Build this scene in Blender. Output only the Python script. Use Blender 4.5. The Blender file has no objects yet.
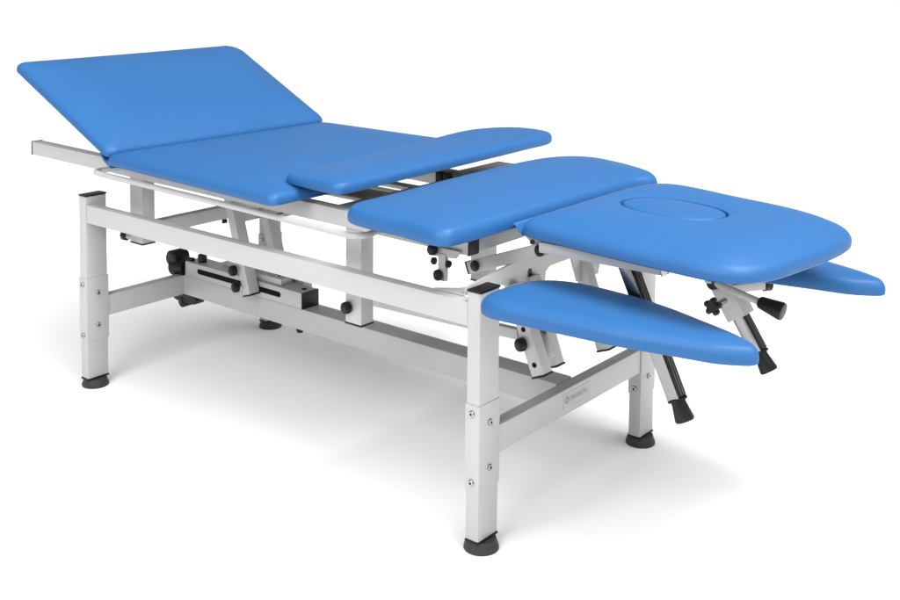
import bpy, bmesh, math
import numpy as np
from mathutils import Vector, Matrix

S = 0.68                      # authoring units -> metres
scene = bpy.context.scene
col = scene.collection
WORLD = {}                    # world-space origin of every object built

# ------------------------------------------------------------------ materials
def mat(name, color, rough=0.5, metal=0.0, bump=0.0, bscale=400.0, var=0.0, coat=0.0, spec=0.5):
    m = bpy.data.materials.new(name); m.use_nodes = True
    nt = m.node_tree; n = nt.nodes; l = nt.links
    b = n['Principled BSDF']
    b.inputs['Base Color'].default_value = (*color, 1)
    b.inputs['Roughness'].default_value = rough
    b.inputs['Metallic'].default_value = metal
    b.inputs['Specular IOR Level'].default_value = spec
    b.inputs['Coat Weight'].default_value = coat
    tc = n.new('ShaderNodeTexCoord')
    if var > 0:
        t = n.new('ShaderNodeTexNoise'); t.inputs['Scale'].default_value = 9.0
        t.inputs['Detail'].default_value = 4.0
        l.new(tc.outputs['Object'], t.inputs['Vector'])
        r = n.new('ShaderNodeMapRange')
        r.inputs['To Min'].default_value = 1 - var; r.inputs['To Max'].default_value = 1 + var
        l.new(t.outputs['Fac'], r.inputs['Value'])
        h = n.new('ShaderNodeHueSaturation'); h.inputs['Color'].default_value = (*color, 1)
        l.new(r.outputs['Result'], h.inputs['Value'])
        l.new(h.outputs['Color'], b.inputs['Base Color'])
        r2 = n.new('ShaderNodeMapRange')
        r2.inputs['To Min'].default_value = rough - 0.06; r2.inputs['To Max'].default_value = rough + 0.06
        l.new(t.outputs['Fac'], r2.inputs['Value']); l.new(r2.outputs['Result'], b.inputs['Roughness'])
    if bump > 0:
        t = n.new('ShaderNodeTexNoise'); t.inputs['Scale'].default_value = bscale
        t.inputs['Detail'].default_value = 3.0
        l.new(tc.outputs['Object'], t.inputs['Vector'])
        u = n.new('ShaderNodeBump'); u.inputs['Strength'].default_value = bump
        u.inputs['Distance'].default_value = 0.0006
        l.new(t.outputs['Fac'], u.inputs['Height']); l.new(u.outputs['Normal'], b.inputs['Normal'])
    return m

def vinyl_mat():
    m = mat('blue_vinyl', (0.0160, 0.094, 0.257), 0.50, 0, 0, var=0.018, spec=0.30)
    nt = m.node_tree; n = nt.nodes; l = nt.links; b = n['Principled BSDF']
    tc = n.new('ShaderNodeTexCoord')
    v = n.new('ShaderNodeTexVoronoi'); v.inputs['Scale'].default_value = 620
    l.new(tc.outputs['Object'], v.inputs['Vector'])
    w = n.new('ShaderNodeTexNoise'); w.inputs['Scale'].default_value = 7.0; w.inputs['Detail'].default_value = 2.0
    l.new(tc.outputs['Object'], w.inputs['Vector'])
    b1 = n.new('ShaderNodeBump'); b1.inputs['Strength'].default_value = 0.5; b1.inputs['Distance'].default_value = 0.0075
    l.new(w.outputs['Fac'], b1.inputs['Height'])
    b2 = n.new('ShaderNodeBump'); b2.inputs['Strength'].default_value = 0.12; b2.inputs['Distance'].default_value = 0.0004
    l.new(v.outputs['Distance'], b2.inputs['Height']); l.new(b1.outputs['Normal'], b2.inputs['Normal'])
    l.new(b2.outputs['Normal'], b.inputs['Normal'])
    return m

M = {
    'white': mat('white_powder_coat', (0.375, 0.375, 0.373), 0.36, 0, 0.10, 900, 0.015),
    'vinyl': vinyl_mat(),
    'black': mat('black_plastic', (0.006, 0.006, 0.0065), 0.42, 0, 0.05, 500, spec=0.25),
    'rubber': mat('grey_black_rubber', (0.028, 0.028, 0.030), 0.55, 0, 0.15, 500, spec=0.3),
    'chrome': mat('polished_steel', (0.22, 0.22, 0.225), 0.16, 1.0),
    'steel': mat('zinc_steel', (0.34, 0.34, 0.34), 0.25, 1.0),
    'dark': mat('dark_slot', (0.006, 0.006, 0.006), 0.8, spec=0.1),
    'floor': mat('white_studio_floor', (0.93, 0.93, 0.93), 0.9, spec=0.0),
    'under': mat('grey_underside_board', (0.22, 0.22, 0.22), 0.8, spec=0.2),
    'sticker': mat('silver_sticker', (0.36, 0.36, 0.36), 0.42, 0.0),
    'ink': mat('grey_ink', (0.23, 0.23, 0.235), 0.6),
}

# ------------------------------------------------------------------ mesh builder
class MB:
    def __init__(s): s.bm = bmesh.new(); s.smooth = True
    def _bevel(s, geom_edges, r, seg=2):
        bmesh.ops.bevel(s.bm, geom=geom_edges, offset=r, segments=seg, profile=0.6, affect='EDGES', clamp_overlap=True)
    def _hexa(s, pts, bev, seg=2):
        v = [s.bm.verts.new(p) for p in pts]
        F = [(0,3,2,1),(4,5,6,7),(0,1,5,4),(1,2,6,5),(2,3,7,6),(3,0,4,7)]
        fs = [s.bm.faces.new([v[i] for i in f]) for f in F]
        if bev > 0:
            es = list({e for f in fs for e in f.edges}); s._bevel(es, bev, seg)
        return s
    def box(s, x0, x1, y0, y1, z0, z1, bev=0.0035):
        return s._hexa([(x0,y0,z0),(x1,y0,z0),(x1,y1,z0),(x0,y1,z0),(x0,y0,z1),(x1,y0,z1),(x1,y1,z1),(x0,y1,z1)], bev)
    def bar(s, p0, p1, w, h, side=(0,1,0), bev=0.003):
        """box section from p0 to p1: w along the axis 'side', h across"""
        p0, p1 = Vector(p0), Vector(p1); d = (p1-p0).normalized()
        a = Vector(side); a = (a - d*a.dot(d)).normalized(); b = d.cross(a)
        q = []
        for p in (p0, p1):
            for i, j in ((-1,-1),(1,-1),(1,1),(-1,1)): q.append(p + a*(w/2*i) + b*(h/2*j))
        return s._hexa([tuple(x) for x in q], bev)
    def lathe(s, p0, axis, prof, n=28):
        """prof: list of (distance along axis, radius)"""
        p0 = Vector(p0); d = Vector(axis).normalized()
        a = d.orthogonal().normalized(); b = d.cross(a)
        rings = []
        for t, r in prof:
            rings.append([s.bm.verts.new(p0 + d*t + (a*math.cos(2*math.pi*i/n) + b*math.sin(2*math.pi*i/n))*r) for i in range(n)])
        for k in range(len(rings)-1):
            for i in range(n):
                s.bm.faces.new([rings[k][i], rings[k][(i+1)%n], rings[k+1][(i+1)%n], rings[k+1][i]])
        s.bm.faces.new(list(reversed(rings[0]))); s.bm.faces.new(rings[-1])
        return s
    def tube(s, pts, r, n=14):
        pts = [Vector(p) for p in pts]; rings = []; ref = None
        for i, p in enumerate(pts):
            d = (pts[min(i+1,len(pts)-1)] - pts[max(i-1,0)]).normalized()
            if ref is None: ref = d.orthogonal().normalized()
            ref = (ref - d*ref.dot(d)).normalized(); b = d.cross(ref)
            rings.append([s.bm.verts.new(p + (ref*math.cos(2*math.pi*k/n) + b*math.sin(2*math.pi*k/n))*r) for k in range(n)])
        for k in range(len(rings)-1):
            for i in range(n):
                s.bm.faces.new([rings[k][i], rings[k][(i+1)%n], rings[k+1][(i+1)%n], rings[k+1][i]])
        s.bm.faces.new(list(reversed(rings[0]))); s.bm.faces.new(rings[-1])
        return s
    def prism(s, poly, vec, bev=0.0015):
        """closed planar polygon of 3-D points pushed along vec"""
        vec = Vector(vec)
        a = [s.bm.verts.new(p) for p in poly]; b = [s.bm.verts.new(Vector(p)+vec) for p in poly]
        n = len(a); fs = [s.bm.faces.new(a), s.bm.faces.new(list(reversed(b)))]
        for i in range(n): fs.append(s.bm.faces.new([a[i], b[i], b[(i+1)%n], a[(i+1)%n]]))
        if bev > 0: s._bevel(list({e for f in fs for e in f.edges}), bev, 1)
        return s
    def build(s, name, m, parent=None, label=None):
        bm = s.bm
        bmesh.ops.recalc_face_normals(bm, faces=bm.faces)
        for v in bm.verts: v.co *= S
        xs = [v.co for v in bm.verts]
        c = Vector([(min(v[i] for v in xs)+max(v[i] for v in xs))/2 for i in range(3)])
        for v in bm.verts: v.co -= c
        for f in bm.faces: f.smooth = True
        for e in bm.edges:
            if len(e.link_faces) == 2 and e.calc_face_angle(0) > math.radians(38): e.smooth = False
        me = bpy.data.meshes.new(name); bm.to_mesh(me); bm.free()
        me.materials.append(M[m] if isinstance(m, str) else m)
        if getattr(s, 'extra', None): me.materials.append(M[s.extra])
        o = bpy.data.objects.new(name, me); col.objects.link(o)
        WORLD[o.name] = c
        if parent is not None:
            o.parent = parent; o.location = c - WORLD[parent.name]
        else: o.location = c
        if label: o['label'] = label
        return o

def rounded(knots, sub=8):
    """closed Catmull-Rom curve through the knots"""
    out = []; n = len(knots)
    for i in range(n):
        p0, p1, p2, p3 = (Vector((*knots[(i+k-1) % n], 0)) for k in range(4))
        for j in range(sub):
            t = j/sub
            q = 0.5*((2*p1) + (p2-p0)*t + (2*p0-5*p1+4*p2-p3)*t*t + (3*p1-p0-3*p2+p3)*t**3)
            out.append((q.x, q.y))
    # even spacing, kinks relaxed
    P = [Vector(p) for p in out]; m = len(P); cum = [0.0]
    for i in range(m): cum.append(cum[-1]+(P[(i+1) % m]-P[i]).length)
    N = max(120, int(cum[-1]/0.010)); res = []; j = 0
    for k in range(N):
        t = cum[-1]*k/N
        while cum[j+1] < t: j += 1
        f_ = (t-cum[j])/max(1e-9, cum[j+1]-cum[j]); res.append(P[j].lerp(P[(j+1) % m], f_))
    for _ in range(1): res = [(res[i-1]+res[i]*2+res[(i+1) % N])/4 for i in range(N)]
    return [(p.x, p.y) for p in res]

def round_poly(corners, n_arc=10, n_side=14):
    """corners: (x, y, radius) counter-clockwise"""
    out = []; N = len(corners); ends = []
    for i in range(N):
        P = Vector(corners[i][:2]); A = Vector(corners[i-1][:2]); B = Vector(corners[(i+1) % N][:2]); r = corners[i][2]
        u = (A-P).normalized(); v = (B-P).normalized()
        th = math.acos(max(-1, min(1, u.dot(v)))); t = r/math.tan(th/2)
        a = P+u*t; b = P+v*t; c = P + (u+v).normalized()*(r/math.sin(th/2))
        a0 = math.atan2(*(a-c).yx); a1 = math.atan2(*(b-c).yx)
        while a1 < a0: a1 += 2*math.pi
        arc = [(c.x+r*math.cos(a0+(a1-a0)*k/n_arc), c.y+r*math.sin(a0+(a1-a0)*k/n_arc)) for k in range(n_arc+1)]
        ends.append(arc)
    for i in range(N):
        out += ends[i]
        a = ends[i][-1]; b = ends[(i+1) % N][0]
        out += [(a[0]+(b[0]-a[0])*k/n_side, a[1]+(b[1]-a[1])*k/n_side) for k in range(1, n_side)]
    return out

def area2(p): return sum(p[i][0]*p[(i+1)%len(p)][1]-p[(i+1)%len(p)][0]*p[i][1] for i in range(len(p)))

def cushion(outline, z0, z1, R=0.08, dome=0.002, hole=None, fn=None, xf=None, lower=0.013, r1=0.016, ch=0.010):
    """upholstered pad: flat underside, tight lower edge, soft rolled upper edge"""
    P = outline if area2(outline) > 0 else list(reversed(outline))
    n = len(P); nor = []
    for i in range(n):
        a = Vector(P[(i-2) % n]); b = Vector(P[(i+2) % n]); t = (b-a).normalized(); nor.append(Vector((-t.y, t.x)))   # inward
    # the pad swells inward from its border towards a spine down its middle, so the roll never folds
    if hole: ca = cb = Vector((sum(p[0] for p in hole)/len(hole), sum(p[1] for p in hole)/len(hole)))
    else:
        c0 = Vector((sum(p[0] for p in P)/n, sum(p[1] for p in P)/n))
        sxx = sum((p[0]-c0.x)**2 for p in P)/n; syy = sum((p[1]-c0.y)**2 for p in P)/n; sxy = sum((p[0]-c0.x)*(p[1]-c0.y) for p in P)/n
        th = 0.5*math.atan2(2*sxy, sxx-syy); ax = Vector((math.cos(th), math.sin(th)))
        ta = [(Vector(p)-c0).dot(ax) for p in P]; tb = [(Vector(p)-c0).dot(Vector((-ax.y, ax.x))) for p in P]
        hw = (max(tb)-min(tb))/2
        lo, hi = min(ta)+hw*1.15, max(ta)-hw*1.15
        if lo > hi: lo = hi = (lo+hi)/2
        ca, cb = c0+ax*lo, c0+ax*hi
    disp = []; spine = []
    for i in range(n):
        p = Vector(P[i]); e = cb-ca; t = 0 if e.length < 1e-6 else max(0, min(1, (p-ca).dot(e)/e.length_squared))
        spine.append(ca+e*t); v_ = (ca+e*t)-p; dn = v_.normalized()
        disp.append(dn*min(R/max(dn.dot(nor[i]), 0.72), v_.length*0.9))
    for _ in range(3): disp = [sum((disp[(i+k) % n] for k in range(-6, 7)), Vector((0, 0)))/13 for i in range(n)]
    def inset(d): return [(P[i][0]+disp[i].x*d/R, P[i][1]+disp[i].y*d/R) for i in range(n)]
    rings = []
    cx = sum(p[0] for p in P)/n; cy = sum(p[1] for p in P)/n
    if hole: cx, cy = sum(p[0] for p in hole)/len(hole), sum(p[1] for p in hole)/len(hole)
    T = z1-z0; dome = dome if hole else 0.0
    base = inset(0.012)
    if not hole:
        for f in (0.0001, 0.4, 0.8): rings.append([(cx+(x-cx)*f, cy+(y-cy)*f, z0) for x, y in base])
    rings.append([(x, y, z0) for x, y in base])
    for d, z in ((0.004, 0.0012), (0.001, 0.004), (0.0, lower)): rings.append([(x, y, z0+z) for x, y in inset(d)])
    a1 = math.radians(66); zt = T-ch
    for k in range(1, 9):            # tight roll over the border
        a = a1*k/8
        rings.append([(x, y, z0+lower+(zt-lower)*math.sin(a)/math.sin(a1)) for x, y in inset(r1*(1-math.cos(a))/(1-math.cos(a1)))])
    edge = inset(r1)
    mb = MB(); mb.extra = 'under'; bm = mb.bm; vr = []
    def put(p):
        p = Vector(p)
        if fn: p = Vector(fn(p))
        if xf: p = xf(p)
        return bm.verts.new(p)
    rings = rings[-(8+4):]            # bottom border, lower edge, roll
    for r in rings: vr.append([put(p) for p in r])
    for k in range(len(vr)-1):
        for i in range(n):
            fc = bm.faces.new([vr[k][i], vr[k][(i+1) % n], vr[k+1][(i+1) % n], vr[k+1][i]])
            if k == 0: fc.material_index = 1
    fc = bm.faces.new(list(reversed(vr[0]))); fc.material_index = 1
    # crown: height grows with the true distance from the border, then is relaxed
    bound = [Vector(p) for p in edge]; m = len(bound); step = 0.012
    hp = [Vector(p) for p in (hole if hole and area2(hole) > 0 else list(reversed(hole or [])))]
    def dist(p, poly):
        A = np.array([tuple(v) for v in poly]); E = np.roll(A, -1, axis=0)-A; q_ = np.array([p.x, p.y])
        t = np.clip(((q_-A)*E).sum(1)/np.maximum((E*E).sum(1), 1e-14), 0, 1)
        return float(np.sqrt((((A+E*t[:, None])-q_)**2).sum(1).min()))
    BA = np.array([tuple(v) for v in bound]); BL = np.sqrt(((np.roll(BA, -1, axis=0)-BA)**2).sum(1)); BM = (np.roll(BA, -1, axis=0)+BA)/2
    def soft_dist(p):                 # smooth distance: no crease where two borders compete
        d0 = dist(p, bound)
        if d0 < 0.014: return d0
        dd = ((BM-np.array([p.x, p.y]))**2).sum(1)
        ds = (1.178/(BL/dd**3).sum())**0.2
        w_ = max(0.0, min(1.0, (d0-0.014)/0.03)); w_ = w_*w_*(3-2*w_)
        return d0+(ds-d0)*w_
    def inside(p, poly):
        c = False; j = len(poly)-1
        for i in range(len(poly)):
            a_, b_ = poly[i], poly[j]
            if (a_.y > p.y) != (b_.y > p.y) and p.x < (b_.x-a_.x)*(p.y-a_.y)/(b_.y-a_.y)+a_.x: c = not c
            j = i
        return c
    pts = list(bound)+list(hp); edges = [(i, (i+1) % m) for i in range(m)]+[(m+i, m+(i+1) % len(hp)) for i in range(len(hp))]
    x0, x1 = min(p.x for p in bound), max(p.x for p in bound); y0, y1 = min(p.y for p in bound), max(p.y for p in bound)
    j = 0; yy = y0
    while yy < y1:
        xx = x0+(step/2 if j % 2 else 0)
        while xx < x1:
            p = Vector((xx, yy))
            if inside(p, bound) and not (hp and inside(p, hp)):
                if dist(p, bound) > step*0.45 and (not hp or dist(p, hp) > step*0.45): pts.append(p)
            xx += step
        yy += step*0.866; j += 1
    from mathutils.geometry import delaunay_2d_cdt
    vs_, es_, fs_, ov, oe, of = delaunay_2d_cdt(pts, edges, [], 1, 1e-7)
    hgt = []; fixed = []
    for k, p in enumerate(vs_):
        isb = any(o < m for o in ov[k]); ish = any(m <= o < m+len(hp) for o in ov[k])
        q = 0.0 if isb else min(1.0, soft_dist(Vector(p))/(R-r1))
        h_ = ch*(1-(1-q)**2.0)
        if hp: h_ -= 0.0062*math.exp(-(0.0 if ish else dist(Vector(p), hp))/0.011)
        hgt.append(h_); fixed.append(isb or ish)
    nb_ = [[] for _ in vs_]
    for a_, b_ in es_: nb_[a_].append(b_); nb_[b_].append(a_)
    for _ in range(1):
        hgt = [h_ if fixed[k] or not nb_[k] else 0.4*h_+0.6*sum(hgt[o] for o in nb_[k])/len(nb_[k]) for k, h_ in enumerate(hgt)]
    tv = []
    for k, p in enumerate(vs_):
        ob = [o for o in ov[k] if o < m]
        tv.append(vr[-1][ob[0]] if ob else put((p[0], p[1], z0+zt+hgt[k])))
    for f in fs_:
        c_ = sum((Vector(vs_[i]) for i in f), Vector((0, 0)))/len(f)
        if hp and inside(c_, hp): continue
        if len({tv[i] for i in f}) == len(f):
            try: bm.faces.new([tv[i] for i in f])
            except ValueError: pass
    if hp:                            # wall of the opening
        idx = {}
        for k in range(len(vs_)):
            for o in ov[k]:
                if m <= o < m+len(hp): idx[o-m] = k
        H = len(hp); top = [tv[idx[i]] for i in range(H)]
        for g, dz in ((0.993, -0.0035), (0.985, -0.009), (0.985, -0.035)):
            lo_ = [put((cx+(hp[i].x-cx)*g, cy+(hp[i].y-cy)*g, z0+zt+hgt[idx[i]]+dz)) for i in range(H)]
            for i in range(H): bm.faces.new([top[i], top[(i+1) % H], lo_[(i+1) % H], lo_[i]])
            top = lo_
        bm.faces.new(top)
    return mb

def bolt(parent, p, axis, r=0.0074):
    d = Vector(axis)
    b = MB().lathe(Vector(p), d, [(0, r), (0.003, r), (0.0045, r*0.8), (0.0048, r*0.45)], 20).build('bolt', 'steel', parent)
    k = MB().lathe(Vector(p)+d*0.0045, d, [(0, r*0.42), (0.0007, r*0.42)], 6)
    k.build('bolt_socket', 'dark', parent)
    return b

def knob(parent, p, axis, r=0.0145, length=0.022, stem=0.0, name='knob'):
    d = Vector(axis).normalized(); p = Vector(p)
    return MB().lathe(p, d, [(0, r*0.7), (length*0.15, r*0.95), (length*0.45, r), (length*0.8, r*0.9), (length*0.97, r*0.6), (length, r*0.15)], 24).build(name, 'black', parent)

# ------------------------------------------------------------------ floor
fl = MB(); fl._hexa([(-60,-60,-0.5),(60,-60,-0.5),(60,90,-0.5),(-60,90,-0.5),(-60,-60,0),(60,-60,0),(60,90,0),(-60,90,0)], 0)
floor = fl.build('floor', 'floor'); floor['kind'] = 'structure'

# ------------------------------------------------------------------ table
T = bpy.data.objects.new('treatment_table', None); col.objects.link(T)
T.location = (0.77*S, 0.40*S, 0); WORLD[T.name] = Vector(T.location)
T.empty_display_size = 0.2
T['label'] = 'blue padded physiotherapy treatment table on a white steel frame with raised backrest and side armrests'
T['category'] = 'treatment table'

L, W, wx, wy, H = 1.5417, 0.7937, 0.0358, 0.0727, 0.600
FR = 0.0405

def leg(x0, y0, sy, bolts_x):
    """post with its foot, cap and lower collar; sy: which side faces outward in Y"""
    x1, y1 = x0+wx, y0+wy; xc, yc = (x0+x1)/2, (y0+y1)/2
    o = MB().box(x0, x1, y0, y1, 0.0300, H-0.0035, 0.0035).build('leg', 'white', T)
    MB().box(x0-0.0012, x1+0.0012, y0-0.0012, y1+0.0012, H-0.0035, H+0.0015, 0.0015).build('end_cap', 'black', o)
    c = MB().box(x0-0.0024, x1+0.0024, y0-0.0024, y1+0.0024, 0.147, 0.343, 0.0030).build('collar', 'white', o)
    # foot: square plate above a flared round rubber pad
    MB().box(x0-0.001, x1+0.001, y0-0.001, y1+0.001, 0.0245, 0.0300, 0.001).build('foot_plate', 'black', o)
    MB().lathe((xc, yc, 0), (0,0,1), [(0.0, FR*0.97), (0.002, FR), (0.007, FR*0.985), (0.022, 0.0345), (0.0255, 0.0335)], 48).build('rubber_foot', 'rubber', o)
    ysd = y0-0.0024
    for z in (0.165, 0.323): bolt(o, ((x0+x1)/2, ysd, z), (0,-1,0))
    for z in bolts_x: bolt(o, (x1+0.0024, yc, z), (1,0,0))
    return o
leg(0, 0, -1, (0.194, 0.295)); leg(L-wx, 0, -1, (0.194, 0.298))
leg(L-wx, W-wy, 1, (0.194, 0.298)); leg(0, W-wy, 1, (0.194, 0.295))

# weld marks left on the post side above the rail
def upper_rail(y0, y1):
    return MB().box(wx, L-wx, y0, y1, 0.5167, 0.5723, 0.004).build('upper_rail', 'white', T)
upper_rail(0.0012, 0.034); upper_rail(W-0.034, W-0.0012)

def end_beam(x0, x1, sticker=False):
    o = MB().box(x0, x1, wy+0.0024, W-wy-0.0024, 0.212, 0.277, 0.004).build('end_beam', 'white', T)
    return o
end_beam(0.002, wx-0.001)
eb = end_beam(L-wx+0.001, L-0.0005)
CB0, CB1 = 0.360, 0.430
MB().box(wx-0.001, L-wx+0.001, CB0, CB1, 0.214, 0.2795, 0.004).build('centre_beam', 'white', T)

# sticker with emblem and lettering on the outer face of the front end beam
xs = L-0.0005
st = MB().box(xs, xs+0.0008, 0.338, 0.462, 0.2295, 0.2665, 0).build('sticker', 'sticker', eb, 'silver maker sticker with a small round emblem')
em = MB()
for k in range(8):
    a = 2*math.pi*k/8; cy_, cz_ = 0.3545+0.0066*math.cos(a), 0.249+0.0066*math.sin(a)
    em.lathe((xs+0.0008, cy_, cz_), (1,0,0), [(0, 0.0029), (0.0005, 0.0029)], 10)
em.build('emblem', 'ink', eb)
def text_mesh(txt, size, xf, name, m, parent):
    cu = bpy.data.curves.new(name, 'FONT'); cu.body = txt; cu.size = size; cu.offset = size*0.015
    tmp = bpy.data.objects.new('tmp', cu); col.objects.link(tmp)
    bpy.context.view_layer.update()
    me = bpy.data.meshes.new_from_object(tmp.evaluated_get(bpy.context.evaluated_depsgraph_get()))
    bpy.data.objects.remove(tmp)
    mb = MB(); mb.bm.from_mesh(me)
    for v in mb.bm.verts: v.co = xf(v.co.copy())
    o = mb.build(name, m, parent); return o
text_mesh('TERAPEUTA', 0.0165, lambda v: Vector((xs+0.0012, 0.367+v.x*0.88, 0.2435+v.y)), 'lettering', 'ink', eb)

# ------------------------------------------------------------------ lifting columns and deck frame
def column(x0, x1, y0, y1, zb, zt, side=-1, with_knob=False):
    o = MB().box(x0, x1, y0, y1, zb+0.004, zt, 0.003).build('deck_column', 'white', T)
    MB().box(x0-0.001, x1+0.001, y0-0.001, y1+0.001, zb, zb+0.004, 0.001).build('end_cap', 'black', o)
    if with_knob: knob(o, ((x0+x1)/2-0.012, y0-0.001, zb+0.045), (-0.25,-1,0), 0.016, 0.022)
    return o
column(0.118, 0.180, 0.100, 0.146, 0.452, 0.655)
column(1.033, 1.088, 0.100, 0.146, 0.397, 0.648, with_knob=True)
column(0.118, 0.180, 0.640, 0.686, 0.452, 0.655)
column(1.040, 1.100, 0.610, 0.656, 0.397, 0.648)

# deck long rails (slightly falling towards the head end)
def deck_rail(y0, y1, x_end):
    p0 = (-0.412, (y0+y1)/2, 0.684); p1 = (x_end, (y0+y1)/2, 0.6655)
    o = MB().bar(p0, p1, y1-y0, 0.044).build('deck_rail', 'white', T)
    MB().bar((-0.415, p0[1], 0.6841), (-0.412, p0[1], 0.684), y1-y0+0.002, 0.046, bev=0.0008).build('end_cap', 'black', o)
    MB().bar(p1, (x_end+0.0035, p1[1], 0.6654), y1-y0+0.001, 0.0445, bev=0.0008).build('end_cap', 'black', o)
    return o
deck_rail(0.092, 0.130, 1.434); deck_rail(0.650, 0.688, 1.434)
# cross members of the deck
for x0, x1 in ((0.20, 0.26), (0.966, 1.090)):
    MB().box(x0, x1, 0.130, 0.650, 0.652, 0.688, 0.003).build('cross_member', 'white', T)
MB().box(1.405, 1.436, 0.1325, 0.650, 0.6465, 0.685, 0.003).build('cross_member', 'white', T)
MB().box(0.27, 0.9655, 0.235, 0.345, 0.677, 0.687, 0.002).build('support_plate', 'white', T)
MB().box(0.27, 0.9655, 0.432, 0.472, 0.675, 0.686, 0.002).build('support_strip', 'white', T)
MB().box(0.905, 1.06, 0.690, 0.920, 0.676, 0.687, 0.002).build('support_plate', 'white', T)
MB().box(0.912, 0.936, 0.600, 0.622, 0.56, 0.700, 0.003).build('gas_spring', 'black', T)
MB().box(0.939, 0.963, 0.600, 0.622, 0.56, 0.700, 0.003).build('gas_spring', 'black', T)
# low cross beam joining the rear columns
MB().box(0.125, 0.158, 0.1465, 0.639, 0.470, 0.512, 0.003).build('cross_beam', 'white', T)

# star knob with stem on the rear column
kb = MB().lathe((0.118, 0.125, 0.4605), (-1,0,0), [(0, 0.011), (0.045, 0.010)], 16).build('knob_stem', 'white', T)
MB().lathe((0.073, 0.125, 0.4605), (-1,0,0), [(0, 0.010), (0.006, 0.0165), (0.020, 0.018), (0.026, 0.014), (0.030, 0.004)], 8).build('knob', 'black', kb)

# ------------------------------------------------------------------ swing arms round the slotted beam
def swing(p0, p1, wyd, wxd, m='white', cap=True, name='swing_arm'):
    o = MB().bar(p0, p1, wyd, wxd, side=(0,1,0)).build(name, m, T)
    if cap:
        d = (Vector(p1)-Vector(p0)).normalized()
        MB().bar(p1, Vector(p1)+d*0.0045, wyd+0.002, wxd+0.002, bev=0.001).build('end_cap', 'black', o)
    return o
a1 = swing((0.318, 0.330, 0.588), (0.408, 0.330, 0.296), 0.040, 0.032)
knob(a1, (0.363, 0.309, 0.366), (-0.3,-1,0), 0.017, 0.024)
knob(a1, (0.374, 0.309, 0.316), (-0.3,-1,0), 0.0165, 0.022)
a2 = swing((0.318, 0.460, 0.588), (0.408, 0.460, 0.296), 0.040, 0.032)
swing((0.10, 0.70, 0.652), (0.145, 0.70, 0.43), 0.045, 0.055, cap=False)
MB().box(0.285, 0.345, 0.300, 0.480, 0.585, 0.640, 0.003).build('arm_bracket', 'white', T)
MB().box(0.30, 0.33, 0.3525, 0.438, 0.500, 0.530, 0.003).build('arm_bridge', 'white', T)
MB().box(0.292, 0.300, 0.312, 0.328, 0.500, 0.512, 0.001).build('stop', 'black', T)

# slotted guide beam on top of the centre beam
g0, g1 = 0.050, 0.600
gb = MB()
gb.box(g0, g1, 0.357, 0.424, 0.2800, 0.3290, 0.004)
gbo = gb.build('guide_beam', 'white', T)
sl = MB()
pts = []
for i in range(9): a = math.pi/2+math.pi*i/8; pts.append((0.122+0.0085*math.cos(a), 0.3566, 0.306+0.0085*math.sin(a)))
for i in range(9): a = -math.pi/2+math.pi*i/8; pts.append((0.502+0.0085*math.cos(a), 0.3566, 0.306+0.0085*math.sin(a)))
sl.prism(pts, (0, 0.0012, 0), 0).build('slot', 'dark', gbo)
MB().box(g1, g1+0.005, 0.3565, 0.4245, 0.2795, 0.3295, 0.0015).build('end_cap', 'black', gbo)
MB().lathe((0.575, 0.392, 0.3290), (0,0,1), [(0, 0.0085), (0.0008, 0.0085)], 20).build('hole_plug', 'dark', gbo)
MB().lathe((0.105, 0.385, 0.3290), (0,0,1), [(0, 0.014), (0.012, 0.0155), (0.024, 0.0145), (0.027, 0.010)], 20).build('knob', 'black', gbo)
# carriage riding on the guide beam
cr = MB().box(0.285, 0.500, 0.368, 0.415, 0.3295, 0.350, 0.003).build('carriage', 'white', gbo)
MB().prism([(0.18,0.40,0.3300),(0.30,0.40,0.3300),(0.30,0.40,0.365),(0.25,0.40,0.358)], (0,0.010,0), 0.001).build('carriage_fin', 'white', gbo)
MB().box(0.440, 0.530, 0.432, 0.470, 0.290, 0.352, 0.003).build('guide_block', 'white', gbo)
bolt(gbo, (0.465, 0.385, 0.3505), (0,0,1), 0.010)
MB().lathe((0.53, 0.45, 0.345), (1,0,0), [(0,0.006),(0.012,0.006)], 12).build('stop', 'black', gbo)

# pedal and motor head at the foot end
mt = MB()
mt.lathe((0.040, 0.372, 0.300), (-1,0.0,0.0), [(0, 0.026), (0.03, 0.030), (0.055, 0.034), (0.058, 0.030)], 24)
mt.lathe((-0.015, 0.345, 0.326), (0,1,0), [(0, 0.020), (0.006, 0.027), (0.060, 0.027), (0.066, 0.020)], 28)
mt.prism([(-0.035,0.362,0.32),(0.045,0.362,0.325),(0.045,0.362,0.278),(0.005,0.362,0.272)], (0,0.04,0), 0.003)
mt.lathe((0.03, 0.372, 0.3295), (1,0,0.1), [(0, 0.007), (0.045, 0.007)], 10)
mt.build('motor_head', 'black', gbo)
pd = MB()
pd.prism([(-0.105,0.365,0.2135),(0.080,0.365,0.2135),(0.098,0.365,0.203),(0.085,0.365,0.186),(-0.010,0.365,0.184)], (0,0.04,0), 0.002)
pd.lathe((0.020, 0.362, 0.184), (0,1,0), [(0, 0.014), (0.004, 0.019), (0.046, 0.019)], 24)
pdo = pd.build('pedal_bracket', 'black', T)
MB().lathe((0.020, 0.3605, 0.184), (0,-1,0), [(0, 0.009), (0.002, 0.009)], 18).build('bolt', 'rubber', pdo)
MB().lathe((0.559, 0.390, 0.2135), (0,0,-1), [(0,0.009),(0.014,0.012),(0.020,0.009)], 18).build('stop', 'black', T)

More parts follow.
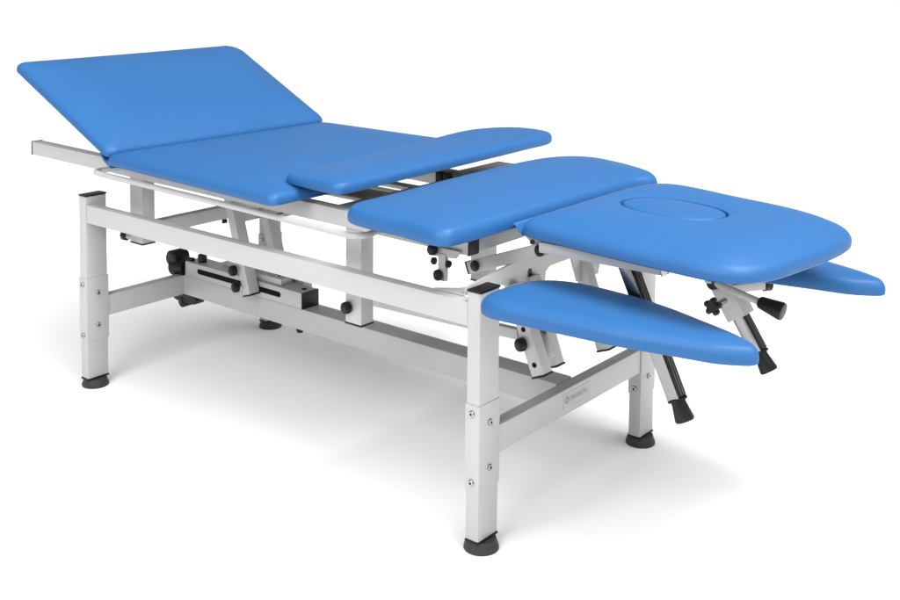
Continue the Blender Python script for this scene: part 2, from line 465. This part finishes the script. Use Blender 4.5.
# ------------------------------------------------------------------ side bar (bent round rod)
def rod_path(y_out, y_in, x0, x1, z0, z1, r=0.035):
    P = []
    def zz(x): return z0+(z1-z0)*(x-x0)/(x1-x0)
    s = 1 if y_in > y_out else -1
    P.append((x0+0.025, y_in, zz(x0)+0.004))
    for i in range(9):
        a = math.pi/2*i/8
        P.append((x0+r*(1-math.cos(a)), y_out+s*r*(1-math.sin(a)), zz(x0)))
    for i in range(1, 12): x = x0+r+(x1-x0-2*r)*i/12; P.append((x, y_out, zz(x)))
    for i in range(9):
        a = math.pi/2*i/8
        P.append((x1-r+r*math.sin(a), y_out+s*(r-r*math.cos(a)), zz(x1)))
    P.append((x1-0.004, y_in, zz(x1)+0.004))
    return P
MB().tube(rod_path(0.006, 0.098, 0.060, 1.168, 0.6765, 0.6600), 0.0082).build('side_bar', 'white', T)
MB().tube(rod_path(0.776, 0.682, 0.060, 1.168, 0.6765, 0.6600), 0.0082).build('side_bar', 'white', T)

# ------------------------------------------------------------------ head-end cross channel with hanging legs
ch = MB()
ch.prism([(1.385,0.026,0.5728),(1.475,0.026,0.5728),(1.475,0.774,0.5728),(1.458,0.774,0.5728),(1.458,0.12,0.5728),(1.435,0.065,0.5728)], (0,0,0.003), 0.0005)
ch.prism([(1.4755,0.034,0.5740),(1.4755,0.16,0.5705),(1.4755,0.19,0.560),(1.4755,0.215,0.50),(1.4755,0.345,0.50),(1.4755,0.352,0.560),(1.4755,0.37,0.5705),
          (1.4755,0.47,0.5705),(1.4755,0.50,0.50),(1.4755,0.60,0.50),(1.4755,0.62,0.5705),(1.4755,0.76,0.574),(1.4755,0.76,0.598),(1.4755,0.50,0.616),(1.4755,0.28,0.616),(1.4755,0.034,0.592)], (-0.007,0,0), 0.001)
cho = ch.build('cross_channel', 'white', T)
for y in (0.283,):
    p = []
    for i in range(9): a = math.pi*i/8; p.append((1.4757, y+0.008*math.cos(a), 0.574+0.008*math.sin(a)))
    for i in range(9): a = math.pi+math.pi*i/8; p.append((1.4757, y+0.008*math.cos(a), 0.545+0.008*math.sin(a)))
    MB().prism(p, (0.0008,0,0), 0).build('slot', 'rubber', cho)
def hang(y, p0, p1, kn, holes=True):
    o = swing((p0[0], y, p0[1]), (p1[0], y, p1[1]), 0.036, 0.037, name='hanging_leg')
    d = (Vector((p1[0], y, p1[1]))-Vector((p0[0], y, p0[1])))
    if holes:
        for f in (0.49, 0.88):
            q = Vector((p0[0], y-0.0181, p0[1]))+d*f
            MB().lathe(q, (0,-1,0), [(0, 0.0062), (0.0009, 0.0062)], 16).build('hole', 'dark', o)
    if kn: q = Vector((p0[0], y-0.018, p0[1]))+d*0.66-Vector((0.012,0,0)); knob(o, q, (-0.25,-1,0), 0.0165, 0.022)
    return o
hang(0.215, (1.478, 0.560), (1.562, 0.360), True)
hb = hang(0.292, (1.470, 0.560), (1.545, 0.357), False, False)
knob(hb, (1.555, 0.305, 0.455), (1,0,0), 0.012, 0.016)
MB().bar((1.520, 0.254, 0.470), (1.556, 0.254, 0.385), 0.036, 0.008).build('spacer_plate', 'steel', hb)
hang(0.530, (1.462, 0.560), (1.545, 0.333), False, False)

MB().bar((0.950,0.250,0.411), (1.470,0.250,0.427), 0.020, 0.026, bev=0.002).build('tie_bar', 'white', T)

# lever column below the near corner of the middle pad
lv = MB()
lv.prism([(1.325,0.088,0.653),(1.420,0.088,0.653),(1.405,0.088,0.634),(1.335,0.088,0.630)], (0,-0.006,0), 0.001)
lv.bar((1.366,0.085,0.640), (1.366,0.085,0.575), 0.012, 0.022, bev=0.002)
lvo = lv.build('lever_bracket', 'white', T)
knob(lvo, (1.348,0.079,0.648), (-0.3,-1,0), 0.0135, 0.020)
knob(lvo, (1.346,0.083,0.618), (-1,-0.2,0), 0.009, 0.012)
knob(lvo, (1.380,0.083,0.618), (1,0,0), 0.009, 0.010)
knob(lvo, (1.364,0.078,0.590), (-0.3,-1,0), 0.0135, 0.016)

# tilting link with knobs between channel and headrest hinge
fa = MB().bar((1.352, 0.205, 0.579), (1.570, 0.205, 0.662), 0.020, 0.030, bev=0.003).build('tilt_link', 'white', T)
MB().bar((1.3490, 0.205, 0.5778), (1.352, 0.205, 0.579), 0.022, 0.032, bev=0.001).build('end_cap', 'black', fa)
knob(fa, (1.378, 0.196, 0.589), (-0.2,-1,0), 0.0135, 0.010)
knob(fa, (1.567, 0.196, 0.660), (-0.2,-1,0), 0.0145, 0.012)
MB().prism([(1.475,0.215,0.700),(1.520,0.215,0.705),(1.600,0.215,0.690),(1.585,0.215,0.650),(1.555,0.215,0.648)], (0,0.006,0), 0.001).build('hinge_plate', 'white', T)

# ------------------------------------------------------------------ headrest frame
for y in (0.165, 0.600):
    o = MB().bar((1.590, y, 0.680), (1.900, y, 0.6845), 0.030, 0.026, bev=0.005).build('headrest_rail', 'white', T)
    MB().bar((1.900, y, 0.6845), (1.904, y, 0.68455), 0.031, 0.027, bev=0.001).build('end_cap', 'steel', o)
MB().box(1.86, 1.89, 0.18, 0.585, 0.676, 0.694, 0.002).build('cross_member', 'white', T)
MB().box(1.60, 1.63, 0.18, 0.585, 0.676, 0.694, 0.002).build('cross_member', 'white', T)
MB().lathe((1.575, 0.150, 0.690), (0,-1,0), [(0,0.006),(0.004,0.006)], 12).build('hinge_pin', 'black', T)

# chrome support tubes for the armrests
def support_tube(top, bot, wd=0.038, dp=0.030):
    o = MB().bar(top, bot, wd, dp, bev=0.003).build('support_tube', 'chrome', T)
    d = (Vector(bot)-Vector(top)).normalized(); b = Vector(bot)
    side = Vector((0,1,0)); nx = side.cross(d)
    tp = Vector(top); Ln = (b-tp).length
    # black slotted track on the outward face
    MB().bar(tp+nx*0+Vector((0,0,0))+d*0.0 + (-nx)*(dp/2+0.0006) * (1 if nx.x < 0 else -1), b-d*0.002 + (-nx)*(dp/2+0.0006) * (1 if nx.x < 0 else -1), wd*0.82, 0.0016, bev=0.0004).build('track', 'black', o)
    sg = 1 if nx.x < 0 else -1
    for k_ in (-0.12, 0.12):
        off = (-nx)*(dp/2+0.0016)*sg + side*(wd*k_)
        MB().bar(tp+off, b-d*0.003+off, 0.0018, 0.0010, bev=0).build('groove', 'steel', o)
    MB().lathe(b, d, [(0, 0.0225), (0.005, 0.0225), (0.0055, 0.0165), (0.012, 0.0165), (0.046, 0.0220), (0.050, 0.020)], 28).build('rubber_tip', 'black', o)
    return o
support_tube((1.759, 0.240, 0.676), (1.898, 0.240, 0.382))
support_tube((1.798, 0.560, 0.634), (1.944, 0.560, 0.409))
# clamp sleeve on the far tube
cs = MB().bar((1.808, 0.562, 0.619), (1.896, 0.562, 0.482), 0.056, 0.050, bev=0.003).build('clamp_sleeve', 'white', T)
star = MB()
sp = Vector((1.874, 0.465, 0.528)); 
star.lathe(sp, (0,-1,0), [(0, 0.012), (0.020, 0.013)], 16)
for k in range(5):
    a = 2*math.pi*k/5+0.3; q = sp+Vector((math.cos(a)*0.0145, -0.001, math.sin(a)*0.0145))
    star.lathe(q, (0,-1,0), [(0, 0.0055), (0.004, 0.007), (0.016, 0.007), (0.020, 0.0045)], 14)
so = star.build('star_knob', 'black', cs)
MB().lathe(sp, (0,1,0), [(0, 0.007), (0.052, 0.007)], 14).build('knob_stem', 'steel', cs)
knob(cs, (1.851, 0.512, 0.568), (-0.25,-1,0), 0.0165, 0.020)
MB().lathe((1.851, 0.512, 0.568), (0,1,0), [(0, 0.021), (0.09, 0.021)], 20).build('hinge_tube', 'white', cs)
MB().bar((1.86,0.545,0.548),(1.915,0.635,0.548), 0.020, 0.030, side=(0,0,1), bev=0.003).build('cross_arm', 'white', cs)
MB().lathe((1.916,0.637,0.548), (0.6,1,0), [(0,0.017),(0.018,0.017),(0.020,0.012)], 20).build('knob', 'black', cs)
# release handle
h0 = Vector((1.862, 0.500, 0.569)); h1 = Vector((1.966, 0.500, 0.5475)); h2 = Vector((2.026, 0.500, 0.5385)); hd = (h1-h0).normalized()
ho = MB().lathe(h0-hd*0.03, hd, [(0, 0.0085), ((h1-h0).length+0.035, 0.0085)], 16).build('release_handle', 'white', T)
hl = (h2-h1).length
MB().lathe(h1, hd, [(0, 0.0115), (0.004, 0.0145), (hl*0.5, 0.0180), (hl*0.9, 0.0215), (hl*0.98, 0.0200), (hl, 0.015)], 28).build('grip', 'black', ho)

# ------------------------------------------------------------------ upholstery
# seat
so_ = round_poly([(0.132, 0.004, 0.03), (0.926, -0.053, 0.022), (0.930, 0.910, 0.05), (0.136, 0.910, 0.05)], 12, 22)
seat = cushion(so_, 0.706, 0.765, 0.21, 0.003, ch=0.027)
seat.build('seat_cushion', 'vinyl', T)
# wing pad overlapping the seat
wk = [(.866,.056),(.88,.045),(.95,.037),(1.045,.030),(1.070,.036),(1.080,.065),(1.078,.14),(1.070,.3),(1.058,.6),(1.046,.88),(1.040,1.00),(1.005,1.07),(.93,1.100),(.85,1.085),(.795,1.02),(.768,.92),(.770,.776),(.800,.5),(.832,.25),(.850,.11)]
wo = rounded(wk, 10)
def wing_fn(p):
    # left border sinks into the seat so both pads read as one cover
    yy = max(0.05, min(0.80, p.y)); xl = 0.86 - (yy-0.05)*0.115
    d = max(0.0, min(1.0, (p.x-xl)/0.15)); w = 1-(3*d*d-2*d**3)
    fade = 1.0 if p.y < 0.72 else max(0.0, 1-(p.y-0.72)/0.22)
    near = max(0.0, min(1.0, (p.y-0.06)/0.12)); near = near*near*(3-2*near)
    return (p.x, p.y, p.z - 0.006*w*fade*near)
wing = cushion(wo, 0.743, 0.778, 0.070, 0.001, fn=wing_fn, lower=0.012, r1=0.009, ch=0.006)
wing.build('wing_cushion', 'vinyl', T)
# middle pad
mk = [(1.150,.004),(1.182,-.042),(1.27,-.058),(1.36,-.062),(1.455,-.074),(1.492,-.066),(1.504,-.03),(1.510,.15),(1.514,.5),(1.518,.70),(1.540,.755),(1.542,.790),(1.500,.838),(1.43,.878),(1.34,.912),(1.255,.925),(1.182,.885),(1.142,.79),(1.130,.62),(1.132,.42),(1.140,.26),(1.146,.11)]
cushion(rounded(mk, 10), 0.704, 0.758, 0.150, 0.0, r1=0.013, ch=0.015).build('middle_cushion', 'vinyl', T)
# headrest with a removable nose plug
hk = [(1.538,.17),(1.57,.138),(1.66,.122),(1.80,.104),(1.95,.090),(2.04,.086),(2.10,.108),(2.138,.180),(2.158,.31),(2.170,.43),(2.160,.54),(2.105,.615),(2.0,.667),(1.85,.700),(1.70,.735),(1.61,.728),(1.555,.68),(1.532,.57),(1.530,.42),(1.532,.28)]
pc = Vector((1.792, 0.405)); pa = math.radians(-9)
def oval(s):
    o = []
    for i in range(96):
        t = 2*math.pi*i/96; c, q = math.cos(t), math.sin(t)
        x = 0.134*s*math.copysign(abs(c)**0.85, c); y = (0.088*s)*math.copysign(abs(q)**0.85, q)
        o.append((pc.x+x*math.cos(pa)-y*math.sin(pa), pc.y+x*math.sin(pa)+y*math.cos(pa)))
    return o
head = cushion(rounded(hk, 12), 0.700, 0.762, 0.130, 0.003, hole=oval(1.0), r1=0.018, ch=0.026)
hc = head.build('headrest', 'vinyl', T)
cushion(oval(0.965), 0.712, 0.7625, 0.050, 0.004, lower=0.030, r1=0.006, ch=0.006).build('face_plug', 'vinyl', hc, 'oval padded plug closing the face opening')
# backrest, hinged up
ba = math.radians(25.8)
U = Vector((-math.cos(ba), 0, math.sin(ba))); N = Vector((math.sin(ba), 0, math.cos(ba))); HB = Vector((0.142, 0, 0.722))
def back_xf(p): return HB + U*p.x + Vector((0,1,0))*p.y + N*p.z
bo = round_poly([(0.545, -0.008, 0.028), (0.557, 0.915, 0.06), (0.0, 0.905, 0.03), (0.0, 0.005, 0.03)], 12, 22)
bk = cushion(bo, 0.0, 0.064, 0.170, 0.003, xf=back_xf, r1=0.022, ch=0.030)
bko = bk.build('backrest', 'vinyl', T)
for y in (0.16, 0.72):
    MB().bar(back_xf(Vector((0.02, y, -0.012))), back_xf(Vector((0.48, y, -0.012))), 0.03, 0.022).build('backrest_frame', 'white', T)
MB().bar((-0.10, 0.39, 0.675), tuple(back_xf(Vector((0.34, 0.39, -0.02)))), 0.025, 0.025).build('backrest_strut', 'white', T)
MB().box(-0.13, -0.07, 0.13, 0.65, 0.668, 0.690, 0.003).build('cross_member', 'white', T)

# armrests
def arm_outline(mir=False):
    k = [(1.546,.030),(1.559,-.022),(1.60,-.042),(1.70,-.036),(1.80,-.028),(1.90,-.018),(2.00,.002),(2.08,.018),(2.098,.024),(2.124,.038),(2.153,.060),(2.153,.078),(2.126,.100),(2.08,.126),(2.0,.158),(1.90,.193),(1.80,.213),(1.70,.220),(1.63,.210),(1.578,.175),(1.552,.110)]
    if mir: k = [(x+0.037, 0.612+y) for x, y in k]
    return rounded(k, 10)
cushion(arm_outline(), 0.563, 0.606, 0.060, 0.0, r1=0.012, ch=0.007).build('armrest', 'vinyl', T)
cushion(arm_outline(True), 0.563, 0.606, 0.060, 0.0, r1=0.012, ch=0.007).build('armrest', 'vinyl', T)

# vinyl flap bridging the middle pad and headrest
fp = []
Zs = [(1.500,0.708),(1.507,0.712),(1.514,0.721),(1.520,0.7245),(1.526,0.721),(1.533,0.710),(1.545,0.702)]
fpoly = [(x, 0.152, z) for x, z in Zs] + [(x, 0.152, z-0.004) for x, z in reversed(Zs)]
MB().prism(fpoly, (0, 0.50, 0), 0.0008).build('hinge_cover', 'vinyl', T)
Zs = [(0.098,0.742),(0.110,0.726),(0.124,0.718),(0.138,0.712),(0.150,0.704)]
fpoly = [(x, 0.012, z) for x, z in Zs] + [(x, 0.012, z-0.008) for x, z in reversed(Zs)]
MB().prism(fpoly, (0, 0.86, 0), 0.0008).build('hinge_cover', 'vinyl', T)

# ------------------------------------------------------------------ camera
cam = bpy.data.cameras.new('camera'); co = bpy.data.objects.new('camera', cam); col.objects.link(co)
yaw, pitch, roll, f = 2.2515871254, -0.0758056432, 0.0083878579, 1130.44288
d = Vector((math.cos(pitch)*math.cos(yaw), math.cos(pitch)*math.sin(yaw), math.sin(pitch)))
r = Vector((math.sin(yaw), -math.cos(yaw), 0)); u = r.cross(d)
R = r*math.cos(roll)+u*math.sin(roll); Up = u*math.cos(roll)-r*math.sin(roll)
m = Matrix((R, Up, -d)).transposed().to_4x4()
m.translation = Vector((3.0129129, -1.9295631, 1.3378484))*S
co.matrix_world = m
cam.sensor_fit = 'HORIZONTAL'; cam.sensor_width = 36; cam.lens = f/900*36
cam.shift_y = -(300-40.3292)/900
cam.clip_start = 0.05; cam.clip_end = 300
scene.camera = co

# ------------------------------------------------------------------ light
w = bpy.data.worlds.new('World'); scene.world = w; w.use_nodes = True
nt = w.node_tree; n = nt.nodes; l = nt.links
bg = n['Background']
tc = n.new('ShaderNodeTexCoord')
# a studio's big soft ceiling light: brightest in a lobe almost overhead
dt = n.new('ShaderNodeVectorMath'); dt.operation = 'DOT_PRODUCT'
nv = n.new('ShaderNodeVectorMath'); nv.operation = 'NORMALIZE'
l.new(tc.outputs['Generated'], nv.inputs[0]); l.new(nv.outputs['Vector'], dt.inputs[0])
dt.inputs[1].default_value = Vector((0.52, -0.16, 0.86)).normalized()
mx = n.new('ShaderNodeMath'); mx.operation = 'MAXIMUM'; mx.inputs[1].default_value = 0.0
pw = n.new('ShaderNodeMath'); pw.operation = 'POWER'; pw.inputs[1].default_value = 6.0
ml = n.new('ShaderNodeMath'); ml.operation = 'MULTIPLY_ADD'; ml.inputs[1].default_value = 2.8; ml.inputs[2].default_value = 0.28
l.new(dt.outputs['Value'], mx.inputs[0]); l.new(mx.outputs[0], pw.inputs[0]); l.new(pw.outputs[0], ml.inputs[0])
# glow band added low on the horizon, so the white floor has no dark edge
sz = n.new('ShaderNodeSeparateXYZ'); l.new(nv.outputs['Vector'], sz.inputs[0])
hz = n.new('ShaderNodeMapRange'); hz.interpolation_type = 'SMOOTHSTEP'
hz.inputs['From Min'].default_value = 0.03; hz.inputs['From Max'].default_value = 0.14
hz.inputs['To Min'].default_value = 0.50; hz.inputs['To Max'].default_value = 0.0
l.new(sz.outputs['Z'], hz.inputs['Value'])
ad = n.new('ShaderNodeMath'); ad.operation = 'ADD'
l.new(ml.outputs[0], ad.inputs[0]); l.new(hz.outputs['Result'], ad.inputs[1])
l.new(ad.outputs[0], bg.inputs['Strength'])
bg.inputs['Color'].default_value = (1, 1, 1, 1)

def area(name, loc, target, size, power):
    la = bpy.data.lights.new(name, 'AREA'); la.shape = 'RECTANGLE'; la.size, la.size_y = size; la.energy = power
    o = bpy.data.objects.new(name, la); col.objects.link(o); o.location = loc
    o.rotation_euler = (Vector(target)-Vector(loc)).to_track_quat('-Z', 'Y').to_euler()
    return o
area('overhead_softbox', (1.9, 0.2, 2.6), (0.7, 0.27, 0), (1.2, 1.2), 58)
area('front_softbox', (1.0, -2.3, 2.1), (0.6, 0.1, 0.35), (1.6, 1.2), 43)

scene.render.engine = 'CYCLES'
vs = scene.view_settings
vs.view_transform = 'Standard'; vs.look = 'None'; vs.exposure = 0.42; vs.gamma = 1.0
